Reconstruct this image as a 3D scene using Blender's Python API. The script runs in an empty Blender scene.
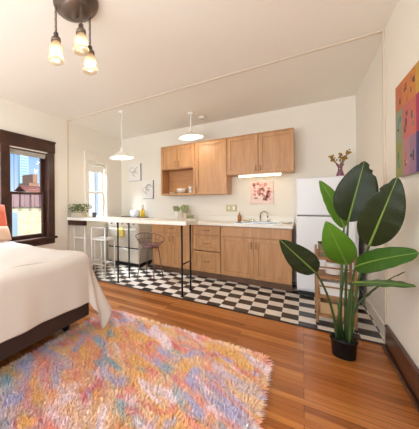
import bpy, bmesh, math, random
from mathutils import Vector, Matrix
random.seed(7)
S = bpy.context.scene
COL = S.collection

# ------------------------------------------------------------------ camera
FPX, YAW, HOR, CAMH, CX, ROLL = 253.44, 0.6337, 203.17, 1.236, 116.29, -0.0077
fw = Vector((-math.sin(YAW), math.cos(YAW), 0))
r0 = Vector((math.cos(YAW), math.sin(YAW), 0)); u0 = Vector((0, 0, 1))
rt = r0*math.cos(ROLL) + u0*math.sin(ROLL)
up = u0*math.cos(ROLL) - r0*math.sin(ROLL)
cam = bpy.data.cameras.new('camera')
cam.sensor_fit = 'HORIZONTAL'; cam.sensor_width = 36
cam.lens = FPX/419*36
cam.shift_x = (209.5-CX)/419; cam.shift_y = (HOR-214.5)/419
cam.clip_start = .05; cam.clip_end = 500
camo = bpy.data.objects.new('camera', cam); COL.objects.link(camo)
M = Matrix((rt, up, -fw)).transposed().to_4x4(); M.translation = Vector((0, 0, CAMH))
camo.matrix_world = M
S.camera = camo
def P(x, y, d):
    """A point of the place seen at pixel (x, y), d metres in front of the camera (used only to measure positions)."""
    return Vector((0, 0, CAMH)) + (fw + rt*((x-CX)/FPX) - up*((y-HOR)/FPX))*d

# ------------------------------------------------------------------ world, sun, daylight, rear fill, exposure
W = bpy.data.worlds.new('world'); S.world = W; W.use_nodes = True
nt = W.node_tree; nt.nodes.clear()
wo = nt.nodes.new('ShaderNodeOutputWorld'); bg = nt.nodes.new('ShaderNodeBackground')
tc = nt.nodes.new('ShaderNodeTexCoord'); sp = nt.nodes.new('ShaderNodeSeparateXYZ')
cr = nt.nodes.new('ShaderNodeValToRGB')
cr.color_ramp.elements[0].position = 0.0; cr.color_ramp.elements[0].color = (.66, .80, .95, 1)
cr.color_ramp.elements[1].position = .28; cr.color_ramp.elements[1].color = (.15, .38, .85, 1)
nt.links.new(tc.outputs['Generated'], sp.inputs[0]); nt.links.new(sp.outputs[2], cr.inputs[0])
nt.links.new(cr.outputs[0], bg.inputs[0]); nt.links.new(bg.outputs[0], wo.inputs[0])
bg.inputs[1].default_value = 1.1

def area(name, loc, target, sx, sy, power, color):
    l = bpy.data.lights.new(name, 'AREA'); l.shape = 'RECTANGLE'; l.size = sx; l.size_y = sy
    l.energy = power; l.color = color
    o = bpy.data.objects.new(name, l); COL.objects.link(o); o.location = loc
    o.rotation_euler = (Vector(target)-Vector(loc)).to_track_quat('-Z', 'Y').to_euler()
    return o
sun = bpy.data.lights.new('sun', 'SUN'); sun.energy = 5; sun.angle = .01; sun.color = (1, .93, .8)
suno = bpy.data.objects.new('sun', sun); COL.objects.link(suno); suno.location = (8, -2, 12)
suno.rotation_euler = Vector((-.8, .12, -.6)).to_track_quat('-Z', 'Y').to_euler()
area('fill_rear', (-1.4, -1.45, 1.55), (-.5, 2.4, 2.4), 3.0, 1.7, 100, (.93, .97, 1))  # unseen fill light added behind the camera to brighten the room
area('daylight_main_window', (-4.5, 2.0, 3.2), (-2.2, 2.3, .6), 1.6, 1.2, 350, (.82, .92, 1))
area('daylight_kitchen_window', (-4.5, 4.0, 3.2), (-2.4, 3.9, .8), 1.4, 1.2, 600, (.84, .93, 1))
S.view_settings.view_transform = 'Standard'; S.view_settings.look = 'None'
S.view_settings.gamma = 1; S.view_settings.use_curve_mapping = False
S.view_settings.exposure = 0.22
S.cycles.max_bounces = 10; S.cycles.diffuse_bounces = 6; S.cycles.glossy_bounces = 4
S.cycles.transparent_max_bounces = 12; S.cycles.transmission_bounces = 6
S.cycles.sample_clamp_indirect = 6

# ------------------------------------------------------------------ materials
def lin(c):
    return tuple((v/255/12.92 if v/255 <= .04045 else ((v/255+.055)/1.055)**2.4) for v in c) + (1,)
def mat(name, rgb, rough=.5, metal=0, spec=.5, bump=0, bscale=60, emit=0, ecol=None, var=0, vscale=8):
    m = bpy.data.materials.new(name); m.use_nodes = True
    n = m.node_tree; b = n.nodes['Principled BSDF']
    b.inputs['Base Color'].default_value = lin(rgb); b.inputs['Roughness'].default_value = rough
    b.inputs['Metallic'].default_value = metal; b.inputs['Specular IOR Level'].default_value = spec
    tcn = n.nodes.new('ShaderNodeTexCoord')
    if bump:
        t = n.nodes.new('ShaderNodeTexNoise'); t.inputs['Scale'].default_value = bscale; t.inputs['Detail'].default_value = 4
        n.links.new(tcn.outputs['Object'], t.inputs['Vector'])
        bp = n.nodes.new('ShaderNodeBump'); bp.inputs['Strength'].default_value = bump; bp.inputs['Distance'].default_value = .01
        n.links.new(t.outputs['Fac'], bp.inputs['Height']); n.links.new(bp.outputs[0], b.inputs['Normal'])
    if var:
        t = n.nodes.new('ShaderNodeTexNoise'); t.inputs['Scale'].default_value = vscale; t.inputs['Detail'].default_value = 3
        n.links.new(tcn.outputs['Object'], t.inputs['Vector'])
        mx = n.nodes.new('ShaderNodeMix'); mx.data_type = 'RGBA'
        c = lin(rgb); mx.inputs['A'].default_value = tuple(v*(1-var) for v in c[:3])+(1,)
        mx.inputs['B'].default_value = tuple(min(1, v*(1+var)) for v in c[:3])+(1,)
        n.links.new(t.outputs['Fac'], mx.inputs['Factor']); n.links.new(mx.outputs['Result'], b.inputs['Base Color'])
    if emit:
        b.inputs['Emission Color'].default_value = ecol or lin(rgb); b.inputs['Emission Strength'].default_value = emit
    return m
def wood(name, dark, light, stretch=(1, 1, 1), scale=6, rough=.4, bump=.05):
    m = bpy.data.materials.new(name); m.use_nodes = True
    n = m.node_tree; b = n.nodes['Principled BSDF']; b.inputs['Roughness'].default_value = rough
    tcn = n.nodes.new('ShaderNodeTexCoord'); mp = n.nodes.new('ShaderNodeMapping'); mp.inputs['Scale'].default_value = stretch
    t = n.nodes.new('ShaderNodeTexNoise'); t.inputs['Scale'].default_value = scale; t.inputs['Detail'].default_value = 6
    t.inputs['Distortion'].default_value = .6
    r = n.nodes.new('ShaderNodeValToRGB')
    r.color_ramp.elements[0].position = .3; r.color_ramp.elements[0].color = lin(dark)
    r.color_ramp.elements[1].position = .7; r.color_ramp.elements[1].color = lin(light)
    n.links.new(tcn.outputs['Object'], mp.inputs[0]); n.links.new(mp.outputs[0], t.inputs['Vector'])
    n.links.new(t.outputs['Fac'], r.inputs[0]); n.links.new(r.outputs[0], b.inputs['Base Color'])
    bp = n.nodes.new('ShaderNodeBump'); bp.inputs['Strength'].default_value = bump; bp.inputs['Distance'].default_value = .01
    n.links.new(t.outputs['Fac'], bp.inputs['Height']); n.links.new(bp.outputs[0], b.inputs['Normal'])
    return m
def plank_floor():
    m = bpy.data.materials.new('oak_strip_floor'); m.use_nodes = True
    n = m.node_tree; b = n.nodes['Principled BSDF']; b.inputs['Roughness'].default_value = .2
    b.inputs['Specular IOR Level'].default_value = .5
    tcn = n.nodes.new('ShaderNodeTexCoord')
    br = n.nodes.new('ShaderNodeTexBrick'); br.inputs['Scale'].default_value = 1
    br.inputs['Brick Width'].default_value = 1.3; br.inputs['Row Height'].default_value = .058
    br.inputs['Mortar Size'].default_value = .0012; br.offset = .37; br.offset_frequency = 3
    br.inputs['Color1'].default_value = (0, 0, 0, 1); br.inputs['Color2'].default_value = (1, 1, 1, 1)
    br.inputs['Mortar'].default_value = (.5, .5, .5, 1)
    n.links.new(tcn.outputs['Object'], br.inputs['Vector'])
    mp = n.nodes.new('ShaderNodeMapping'); mp.inputs['Scale'].default_value = (1.2, 26, 1)
    t = n.nodes.new('ShaderNodeTexNoise'); t.inputs['Scale'].default_value = 3; t.inputs['Detail'].default_value = 7; t.inputs['Distortion'].default_value = .4
    n.links.new(tcn.outputs['Object'], mp.inputs[0]); n.links.new(mp.outputs[0], t.inputs['Vector'])
    ad = n.nodes.new('ShaderNodeMix'); ad.data_type = 'FLOAT'; ad.inputs['Factor'].default_value = .55
    n.links.new(br.outputs['Color'], ad.inputs['A']); n.links.new(t.outputs['Fac'], ad.inputs['B'])
    r = n.nodes.new('ShaderNodeValToRGB'); e = r.color_ramp.elements
    e[0].position = .15; e[0].color = lin((122, 66, 26)); e[1].position = .85; e[1].color = lin((206, 136, 70))
    k = e.new(.5); k.color = lin((168, 98, 44))
    n.links.new(ad.outputs['Result'], r.inputs[0])
    mx = n.nodes.new('ShaderNodeMix'); mx.data_type = 'RGBA'; mx.inputs['B'].default_value = lin((70, 32, 12))
    n.links.new(br.outputs['Fac'], mx.inputs['Factor']); n.links.new(r.outputs[0], mx.inputs['A'])
    n.links.new(mx.outputs['Result'], b.inputs['Base Color'])
    bp = n.nodes.new('ShaderNodeBump'); bp.inputs['Strength'].default_value = .12; bp.inputs['Distance'].default_value = .004
    n.links.new(t.outputs['Fac'], bp.inputs['Height']); n.links.new(bp.outputs[0], b.inputs['Normal'])
    return m
TILE = .153
def checker_floor():
    m = bpy.data.materials.new('checker_tile'); m.use_nodes = True
    n = m.node_tree; b = n.nodes['Principled BSDF']; b.inputs['Roughness'].default_value = .3
    tcn = n.nodes.new('ShaderNodeTexCoord'); mp = n.nodes.new('ShaderNodeMapping')
    mp.inputs['Scale'].default_value = (1/TILE, 1/TILE, 1); mp.inputs['Location'].default_value = (TX, TY, .5)
    ck = n.nodes.new('ShaderNodeTexChecker'); ck.inputs['Scale'].default_value = 1
    ck.inputs['Color1'].default_value = lin((236, 228, 216)); ck.inputs['Color2'].default_value = lin((44, 36, 33))
    n.links.new(tcn.outputs['Object'], mp.inputs[0]); n.links.new(mp.outputs[0], ck.inputs['Vector'])
    t = n.nodes.new('ShaderNodeTexNoise'); t.inputs['Scale'].default_value = 9; t.inputs['Detail'].default_value = 5
    n.links.new(tcn.outputs['Object'], t.inputs['Vector'])
    mx = n.nodes.new('ShaderNodeMix'); mx.data_type = 'RGBA'; mx.blend_type = 'OVERLAY'; mx.inputs['Factor'].default_value = .25
    n.links.new(ck.outputs['Color'], mx.inputs['A']); n.links.new(t.outputs['Fac'], mx.inputs['B'])
    n.links.new(mx.outputs['Result'], b.inputs['Base Color'])
    return m
TX, TY = 0.265, -0.15
def glass(name, tint=(1, 1, 1), amount=.92, rough=.02):
    m = bpy.data.materials.new(name); m.use_nodes = True
    n = m.node_tree; n.nodes.clear()
    o = n.nodes.new('ShaderNodeOutputMaterial'); t = n.nodes.new('ShaderNodeBsdfTransparent'); g = n.nodes.new('ShaderNodeBsdfGlossy')
    t.inputs[0].default_value = tuple(tint)+(1,); g.inputs['Roughness'].default_value = rough
    mx = n.nodes.new('ShaderNodeMixShader'); mx.inputs[0].default_value = 1-amount
    n.links.new(t.outputs[0], mx.inputs[1]); n.links.new(g.outputs[0], mx.inputs[2]); n.links.new(mx.outputs[0], o.inputs[0])
    return m
def rug_mat():
    m = bpy.data.materials.new('tie_dye_pile'); m.use_nodes = True
    n = m.node_tree; b = n.nodes['Principled BSDF']; b.inputs['Roughness'].default_value = .9; b.inputs['Specular IOR Level'].default_value = .1
    tcn = n.nodes.new('ShaderNodeTexCoord')
    mp = n.nodes.new('ShaderNodeMapping'); mp.inputs['Scale'].default_value = (1, 1, 0); mp.inputs['Rotation'].default_value = (0, 0, .5)
    n.links.new(tcn.outputs['Object'], mp.inputs[0])
    def noise(scale, loc, det=2.5, dist=1.2):
        q = n.nodes.new('ShaderNodeMapping'); q.inputs['Location'].default_value = loc; q.inputs['Scale'].default_value = (.75, 1.35, 0); n.links.new(mp.outputs[0], q.inputs[0])
        w = n.nodes.new('ShaderNodeTexNoise'); w.inputs['Scale'].default_value = scale; w.inputs['Detail'].default_value = det; w.inputs['Distortion'].default_value = dist
        n.links.new(q.outputs[0], w.inputs['Vector']); return w.outputs['Fac']
    last = None
    layers = [((246, 212, 174), None, 0, 0, 0), ((246, 176, 156), (3, 1, 0), .44, .60, 3.2), ((246, 200, 130), (7, 4, 0), .46, .60, 2.6),
              ((236, 150, 146), (1, 9, 0), .54, .66, 3.6), ((206, 196, 222), (12, 2, 0), .53, .66, 3.0), ((168, 194, 204), (5, 15, 0), .57, .68, 3.4),
              ((250, 230, 232), (20, 7, 0), .54, .66, 3.2)]
    for c, loc, lo, hi, sc in layers:
        if last is None:
            rgb = n.nodes.new('ShaderNodeRGB'); rgb.outputs[0].default_value = lin(c); last = rgb.outputs[0]; continue
        mr0 = n.nodes.new('ShaderNodeMapRange'); mr0.inputs['From Min'].default_value = lo; mr0.inputs['From Max'].default_value = hi
        n.links.new(noise(sc, loc), mr0.inputs['Value'])
        mx = n.nodes.new('ShaderNodeMix'); mx.data_type = 'RGBA'; mx.inputs['B'].default_value = lin(c)
        n.links.new(mr0.outputs[0], mx.inputs['Factor']); n.links.new(last, mx.inputs['A']); last = mx.outputs['Result']
    b.inputs['Sheen Weight'].default_value = .6; b.inputs['Sheen Roughness'].default_value = .4
    # individual yarns differ a little
    f = n.nodes.new('ShaderNodeTexNoise'); f.inputs['Scale'].default_value = 55; f.inputs['Detail'].default_value = 2
    n.links.new(mp.outputs[0], f.inputs['Vector'])
    hs = n.nodes.new('ShaderNodeHueSaturation'); 
    mr = n.nodes.new('ShaderNodeMapRange'); mr.inputs['From Min'].default_value = .3; mr.inputs['From Max'].default_value = .7
    mr.inputs['To Min'].default_value = .85; mr.inputs['To Max'].default_value = 1.2
    n.links.new(f.outputs['Fac'], mr.inputs['Value']); n.links.new(mr.outputs[0], hs.inputs['Value'])
    n.links.new(last, hs.inputs['Color']); n.links.new(hs.outputs[0], b.inputs['Base Color'])
    return m
def leaf_mat(name, c1, c2, rough=.35):
    m = bpy.data.materials.new(name); m.use_nodes = True
    n = m.node_tree; b = n.nodes['Principled BSDF']; b.inputs['Roughness'].default_value = rough
    b.inputs['Specular IOR Level'].default_value = .35
    uv = n.nodes.new('ShaderNodeUVMap'); sx = n.nodes.new('ShaderNodeSeparateXYZ')
    n.links.new(uv.outputs[0], sx.inputs[0])
    ab = n.nodes.new('ShaderNodeMath'); ab.operation = 'ABSOLUTE'; n.links.new(sx.outputs[1], ab.inputs[0])
    ml = n.nodes.new('ShaderNodeMath'); ml.operation = 'MULTIPLY_ADD'; ml.inputs[1].default_value = -.18
    n.links.new(ab.outputs[0], ml.inputs[0]); n.links.new(sx.outputs[0], ml.inputs[2])
    m2 = n.nodes.new('ShaderNodeMath'); m2.operation = 'MULTIPLY'; m2.inputs[1].default_value = 190; n.links.new(ml.outputs[0], m2.inputs[0])
    si = n.nodes.new('ShaderNodeMath'); si.operation = 'SINE'; n.links.new(m2.outputs[0], si.inputs[0])
    mr = n.nodes.new('ShaderNodeMapRange'); mr.inputs['From Min'].default_value = -1; n.links.new(si.outputs[0], mr.inputs['Value'])
    mx = n.nodes.new('ShaderNodeMix'); mx.data_type = 'RGBA'; mx.inputs['A'].default_value = lin(c1); mx.inputs['B'].default_value = lin(c2)
    n.links.new(mr.outputs[0], mx.inputs['Factor']); n.links.new(mx.outputs['Result'], b.inputs['Base Color'])
    bp = n.nodes.new('ShaderNodeBump'); bp.inputs['Strength'].default_value = .35; bp.inputs['Distance'].default_value = .004
    n.links.new(mr.outputs[0], bp.inputs['Height']); n.links.new(bp.outputs[0], b.inputs['Normal'])
    return m
def brick_mat(name, c1, c2, mort, w, hgt):
    m = bpy.data.materials.new(name); m.use_nodes = True
    n = m.node_tree; b = n.nodes['Principled BSDF']; b.inputs['Roughness'].default_value = .9
    tcn = n.nodes.new('ShaderNodeTexCoord'); sx = n.nodes.new('ShaderNodeSeparateXYZ'); cb = n.nodes.new('ShaderNodeCombineXYZ')
    n.links.new(tcn.outputs['Object'], sx.inputs[0]); n.links.new(sx.outputs[1], cb.inputs[0]); n.links.new(sx.outputs[2], cb.inputs[1])
    br = n.nodes.new('ShaderNodeTexBrick'); br.inputs['Scale'].default_value = 1; br.inputs['Brick Width'].default_value = w
    br.inputs['Row Height'].default_value = hgt; br.inputs['Mortar Size'].default_value = .008
    br.inputs['Color1'].default_value = lin(c1); br.inputs['Color2'].default_value = lin(c2); br.inputs['Mortar'].default_value = lin(mort)
    n.links.new(cb.outputs[0], br.inputs['Vector']); n.links.new(br.outputs['Color'], b.inputs['Base Color'])
    return m

MT = {}
MT['wall'] = mat('painted_wall', (239, 234, 223), .7, bump=.03, bscale=40)
MT['ceil'] = mat('painted_ceiling', (248, 243, 234), .8, bump=.03, bscale=30)
MT['trimw'] = mat('white_trim', (240, 234, 222), .45)
MT['trimb'] = mat('beige_trim', (222, 210, 192), .6)
MT['floor'] = plank_floor(); MT['tile'] = checker_floor()
MT['dark'] = wood('dark_stained_wood', (46, 25, 17), (78, 44, 28), (8, 1, 1), 5, .35)
MT['base'] = wood('baseboard_wood', (62, 36, 24), (98, 60, 42), (8, 1, 8), 3, .3)
MT['maple'] = wood('maple_cabinet', (180, 130, 84), (202, 154, 106), (9, 9, .8), 3, .4, .02)
MT['maple_in'] = wood('maple_interior', (186, 130, 78), (206, 152, 98), (1, 9, 9), 3, .5, .02)
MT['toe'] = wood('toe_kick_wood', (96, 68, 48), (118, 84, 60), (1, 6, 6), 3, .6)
MT['counter'] = mat('white_laminate', (240, 236, 226), .3)
MT['metalw'] = mat('white_metal', (244, 242, 238), .35)
MT['black'] = mat('black_metal', (16, 15, 16), .4, spec=.4)
MT['bronze'] = mat('aged_bronze', (112, 98, 88), .34, .75, var=.25, vscale=20)
MT['pull'] = mat('bronze_pull', (150, 112, 78), .4, .5)
MT['chrome'] = mat('chrome', (210, 210, 210), .12, 1)
MT['steel'] = mat('steel', (190, 190, 188), .25, .9)
MT['brass'] = mat('brass', (186, 176, 128), .45, .2)
MT['fridge'] = mat('white_enamel', (238, 239, 242), .3, bump=.02, bscale=300)
MT['gasket'] = mat('grey_gasket', (120, 122, 126), .6)
MT['blackp'] = mat('black_plastic', (18, 18, 19), .45)
MT['glass'] = glass('window_glass', (.98, .99, 1), .988)
MT['shade'] = mat('lit_pendant_enamel', (250, 246, 236), .35)
MT['linen'] = mat('white_linen', (212, 203, 194), .9, bump=.18, bscale=70)
MT['bedd'] = mat('dark_brown_upholstery', (52, 34, 26), .7, bump=.1, bscale=200)

# ------------------------------------------------------------------ mesh helper
OFF = {}
class MB:
    def __init__(s): s.bm = bmesh.new(); s.mi = 0
    def _tag(s, before):
        for f in s.bm.faces:
            if f.index == -1 or f not in before: pass
    def _set(s, geom_faces):
        for f in geom_faces: f.material_index = s.mi
    def box(s, x0, x1, y0, y1, z0, z1, bev=0, seg=1):
        v = [s.bm.verts.new((x, y, z)) for x in (x0, x1) for y in (y0, y1) for z in (z0, z1)]
        fs = [s.bm.faces.new([v[i] for i in q]) for q in ((0, 1, 3, 2), (4, 6, 7, 5), (0, 4, 5, 1), (2, 3, 7, 6), (0, 2, 6, 4), (1, 5, 7, 3))]
        s._set(fs)
        if bev:
            es = list({e for f in fs for e in f.edges})
            r = bmesh.ops.bevel(s.bm, geom=es, offset=bev, segments=seg, affect='EDGES', profile=.5)
            s._set(r['faces'])
        return s
    def tube(s, pts, r, n=8, caps=True, closed=False):
        pts = [Vector(p) for p in pts]; rs = r if isinstance(r, (list, tuple)) else [r]*len(pts)
        L = len(pts); rings = []; prev = None
        for i, p in enumerate(pts):
            if closed: t = pts[(i+1) % L]-pts[i-1]
            else: t = pts[min(i+1, L-1)]-pts[max(i-1, 0)]
            t.normalize()
            if prev is None:
                a = Vector((0, 0, 1)) if abs(t.z) < .9 else Vector((1, 0, 0))
                nx = t.cross(a).normalized()
            else:
                nx = (prev-t*prev.dot(t)).normalized()
            prev = nx; ny = t.cross(nx)
            rings.append([s.bm.verts.new(p+(nx*math.cos(2*math.pi*k/n)+ny*math.sin(2*math.pi*k/n))*rs[i]) for k in range(n)])
        fs = []
        for i in range(L if closed else L-1):
            A, B = rings[i], rings[(i+1) % L]
            for k in range(n): fs.append(s.bm.faces.new((A[k], A[(k+1) % n], B[(k+1) % n], B[k])))
        if caps and not closed:
            fs.append(s.bm.faces.new(rings[0][::-1])); fs.append(s.bm.faces.new(rings[-1]))
        for f in fs: f.smooth = n > 5
        s._set(fs); return s
    def lathe(s, prof, c=(0, 0, 0), n=24, flute=0, nfl=8, cap=True):
        c = Vector(c); rings = []; fs = []
        for (r, z) in prof:
            rings.append([s.bm.verts.new(c+Vector(((r*(1+flute*math.cos(nfl*2*math.pi*k/n)))*math.cos(2*math.pi*k/n), (r*(1+flute*math.cos(nfl*2*math.pi*k/n)))*math.sin(2*math.pi*k/n), z))) for k in range(n)])
        for i in range(len(rings)-1):
            for k in range(n): fs.append(s.bm.faces.new((rings[i][k], rings[i][(k+1) % n], rings[i+1][(k+1) % n], rings[i+1][k])))
        for f in fs: f.smooth = True
        if cap:
            if prof[0][0] > 1e-4: fs.append(s.bm.faces.new(rings[0][::-1]))
            if prof[-1][0] > 1e-4: fs.append(s.bm.faces.new(rings[-1]))
        s._set(fs); return s
    def grid(s, fn, nu, nv, uv=False):
        vs = [[s.bm.verts.new(fn(i/nu, j/nv)) for j in range(nv+1)] for i in range(nu+1)]
        lay = s.bm.loops.layers.uv.verify() if uv else None
        fs = []
        for i in range(nu):
            for j in range(nv):
                f = s.bm.faces.new((vs[i][j], vs[i+1][j], vs[i+1][j+1], vs[i][j+1])); f.smooth = True; fs.append(f)
                if uv:
                    for lp, (a, b) in zip(f.loops, ((i, j), (i+1, j), (i+1, j+1), (i, j+1))): lp[lay].uv = (a/nu, b/nv*2-1)
        s._set(fs); return s
    def ball(s, c, r, sx=1, sy=1, sz=1, sub=2):
        g = bmesh.ops.create_icosphere(s.bm, subdivisions=sub, radius=r)
        for v in g['verts']: v.co = Vector((v.co.x*sx, v.co.y*sy, v.co.z*sz))+Vector(c)
        fs = {f for v in g['verts'] for f in v.link_faces}
        for f in fs: f.smooth = True
        s._set(fs); return s
    def build(s, name, mats, parent=None, solid=0, subsurf=0):
        mats = mats if isinstance(mats, (list, tuple)) else [mats]
        off = OFF.get(parent.name, Vector((0, 0, 0))) if parent else Vector((0, 0, 0))
        bmesh.ops.recalc_face_normals(s.bm, faces=s.bm.faces)
        if off.length: bmesh.ops.translate(s.bm, verts=s.bm.verts, vec=-off)
        me = bpy.data.meshes.new(name); s.bm.to_mesh(me); s.bm.free()
        for m in mats: me.materials.append(MT[m] if isinstance(m, str) else m)
        o = bpy.data.objects.new(name, me); COL.objects.link(o)
        if parent: o.parent = parent; OFF[o.name] = off
        if solid:
            md = o.modifiers.new('solid', 'SOLIDIFY'); md.thickness = solid; md.offset = 0
        if subsurf:
            md = o.modifiers.new('sub', 'SUBSURF'); md.levels = md.render_levels = subsurf
        return o
def tag(o, label=None, cat=None, group=None, kind=None):
    if label: o['label'] = label
    if cat: o['category'] = cat
    if group: o['group'] = group
    if kind: o['kind'] = kind
    return o
def thing(name, label, cat, loc, group=None):
    o = bpy.data.objects.new(name, None); COL.objects.link(o); o.location = loc
    o.empty_display_size = .1
    OFF[o.name] = Vector(loc); return tag(o, label, cat, group)
def struct(name, mb, m, **k):
    o = mb.build(name, m, **k); o['kind'] = 'structure'; return o
def copy_tree(root, loc, label, group=None):
    r = root.copy(); COL.objects.link(r); r.location = loc; r['label'] = label; OFF[r.name] = Vector(loc)
    if group: r['group'] = group
    for ch in list(root.children):
        c = ch.copy(); COL.objects.link(c); c.parent = r
        for g in list(ch.children):
            d = g.copy(); COL.objects.link(d); d.parent = c
    return r

# ------------------------------------------------------------------ room shell
XL, XR, XK, YB, YW, H, YR = -3.356, .574, .60, 3.118, 4.78, 2.70, -1.6
struct('floor', MB().box(XL-.15, XR+.15, YR-.15, YB, -.1, 0), 'floor')
kf = MB().box(XL-.15, XK+.15, YB, YW+.15, -.1, 0)
struct('floor_kitchen', kf, 'tile')
struct('ceiling', MB().box(XL-.15, XK+.15, YR-.15, YW+.15, H, H+.15), 'ceil')
def wall_x(name, x0, x1, ycuts, zcuts, holes):
    mb = MB()
    for i in range(len(ycuts)-1):
        for j in range(len(zcuts)-1):
            if (i, j) in holes: continue
            mb.box(x0, x1, ycuts[i], ycuts[i+1], zcuts[j], zcuts[j+1])
    return struct(name, mb, 'wall')
W1 = (2.00, 2.67, .70, 2.05); W2 = (3.65, 4.20, .92, 2.05)
mb = MB()
xa, xb = XL-.15, XL
mb.box(xa, xb, YR, W1[0], 0, H).box(xa, xb, W1[0], W1[1], 0, W1[2]).box(xa, xb, W1[0], W1[1], W1[3], H)
mb.box(xa, xb, W1[1], W2[0], 0, H).box(xa, xb, W2[0], W2[1], 0, W2[2]).box(xa, xb, W2[0], W2[1], W2[3], H).box(xa, xb, W2[1], YW, 0, H)
struct('wall_left', mb, 'wall')
struct('wall_back', MB().box(XL-.15, XK+.15, YW, YW+.15, 0, H), 'wall')
struct('wall_right', MB().box(XR, XR+.18, YR, YB, 0, H).box(XK, XR+.18, YB, YW, 0, H), 'wall')
# wall behind the camera, with an opening added to go with the rear fill light
mb = MB().box(XL, -2.9, YR-.15, YR, 0, H).box(.3, XR, YR-.15, YR, 0, H).box(-2.9, .3, YR-.15, YR, 0, .65).box(-2.9, .3, YR-.15, YR, 2.45, H)
struct('wall_rear', mb, 'wall')
# trims around the opening to the kitchen
struct('trim_1', MB().box(XL, XR, YB-.015, YB+.02, H-.008, H, .003), 'trimb')
struct('trim_2', MB().box(XL, XL+.01, YB-.03, YB+.02, 0, H-.008, .003), 'trimb')
struct('trim_3', MB().box(XR-.008, XR, YB-.065, YB-.035, .2, H-.008, .003).box(XR-.012, XR, YB-.02, YB+.02, 0, H-.008, .004), 'trimb')
struct('trim_4', MB().box(XL+.01, XR-.012, YB-.02, YB+.012, 0, .006, .002), 'blackp')
# baseboards
bb = MB().box(XR-.02, XR, YR, YB-.06, 0, .185, .004).box(XR-.026, XR, YR, YB-.062, .178, .2, .006).box(XR-.042, XR-.02, YR, YB-.062, 0, .024, .008)
struct('baseboard_right', bb, 'base')
struct('baseboard_left', MB().box(XL, XL+.02, YR, 3.06, 0, .19, .004), 'base')
struct('baseboard_kitchen', MB().box(XK-.016, XK, YB+.02, YW, 0, .12, .004), 'trimw')
struct('baseboard_back', MB().box(XL, -3.3, YW-.016, YW, 0, .12, .004), 'trimw')

# ------------------------------------------------------------------ windows
def window(name, y0, y1, z0, z1, cas, frame, deep, sillmat, rail_z):
    w = MB()
    # casing on the wall
    w.box(XL, XL+.025, y0-cas, y0, z0, z1+.02, .004).box(XL, XL+.025, y1, y1+cas, z0, z1+.02, .004)
    w.box(XL, XL+.03, y0-cas-.01, y1+cas+.01, z1+.02, z1+cas+.06, .005)
    w.box(XL, XL+.045, y0-cas-.02, y1+cas+.02, z1+cas+.05, z1+cas+.075, .006)
    # jamb liner
    w.box(XL-.15, XL, y0-.001, y0+.012, z0, z1).box(XL-.15, XL, y1-.012, y1+.001, z0, z1).box(XL-.15, XL, y0, y1, z1-.012, z1+.001)
    root = struct(name, w, frame)
    s = MB().box(XL-.15, XL+.06, y0-cas-.03, y1+cas+.03, z0-.035, z0, .006)
    s.box(XL, XL+.022, y0-cas, y1+cas, z0-.12, z0-.035, .004)
    s.build('window_sill', sillmat, root)
    for nm, za, zb, xx in (('upper_sash', rail_z-.02, z1-.012, XL-.11), ('lower_sash', z0, rail_z+.02, XL-.075)):
        m = MB(); t = .058; a, b = y0+.012, y1-.012
        m.box(xx, xx+.032, a, a+t, za, zb, .003).box(xx, xx+.032, b-t, b, za, zb, .003)
        m.box(xx, xx+.032, a+t, b-t, zb-.038, zb, .003).box(xx, xx+.032, a+t, b-t, za, za+(.06 if za == z0 else .038), .003)
        so = m.build(nm, frame, root)
        MB().box(xx+.012, xx+.018, a+t-.005, b-t+.005, za+.03, zb-.03).build('pane', 'glass', so)
    return root
w1 = window('window_1', *W1, .135, 'dark', .1, 'dark', 1.40)
w2 = window('window_2', *W2, .11, 'trimw', .1, 'trimw', 1.46)
MT['blind'] = mat('grey_roller_fabric', (176, 172, 164), .8)
MT['blindw'] = mat('white_roller_fabric', (244, 240, 232), .8)
b = thing('roller_blind', 'rolled-up grey blind at the top of the dark-framed window', 'blind', (XL-.05, 2.335, 1.97))
MB().box(XL-.045, XL-.012, 2.016, 2.654, 2.0, 2.036, .004).build('head_rail', 'blind', b)
MB().box(XL-.04, XL-.02, 2.02, 2.65, 1.965, 2.0, .004).build('rolled_fabric', 'blind', b)
MB().tube([(XL-.02, 2.09, 1.97), (XL-.02, 2.09, 1.42)], .003, 6).ball((XL-.02, 2.09, 1.41), .008, sub=1).build('pull_cord', 'dark', b)
b = thing('roller_blind', 'rolled-up white blind at the top of the white-framed kitchen window', 'blind', (XL-.05, 3.92, 1.9))
MB().tube([(XL-.035, 3.665, 2.0), (XL-.035, 4.185, 2.0)], .026, 12).build('roll', 'blindw', b)
MB().box(XL-.05, XL-.047, 3.68, 4.17, 1.87, 2.0).build('fabric', 'blindw', b)

# ------------------------------------------------------------------ outside
MT['obrick'] = brick_mat('tan_brick', (186, 172, 142), (212, 198, 166), (160, 148, 126), .22, .085)
MT['mauve'] = mat('mauve_metal_siding', (140, 112, 112), .6)
MT['bglass'] = mat('blue_grey_glazing', (130, 150, 162), .4)
MT['tower'] = mat('pale_tower_glass', (196, 220, 222), .3)
MT['towerg'] = mat('tower_glazing', (150, 190, 205), .2)
MT['redroof'] = mat('red_roof', (150, 92, 76), .8)
MT['bbrick'] = mat('brown_brick', (170, 128, 100), .9, var=.15)
MT['siding'] = mat('pale_siding', (190, 186, 178), .8)
MT['grey'] = mat('grey_frame', (150, 158, 164), .6)
MT['street'] = mat('street_ground', (120, 115, 105), .9)
struct('ground_outside', MB().box(-120, XL-.6, -60, 120, -7.2, -7), 'street')
n = thing('neighbour_building', 'tan brick building with mauve metal parapet seen through the dark-framed window', 'building', (-8.5, 5, -7))
MB().box(-14, -8.5, 1, 7.6, -7, 1.12).build('wall', 'obrick', n)
m = MB()
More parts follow.
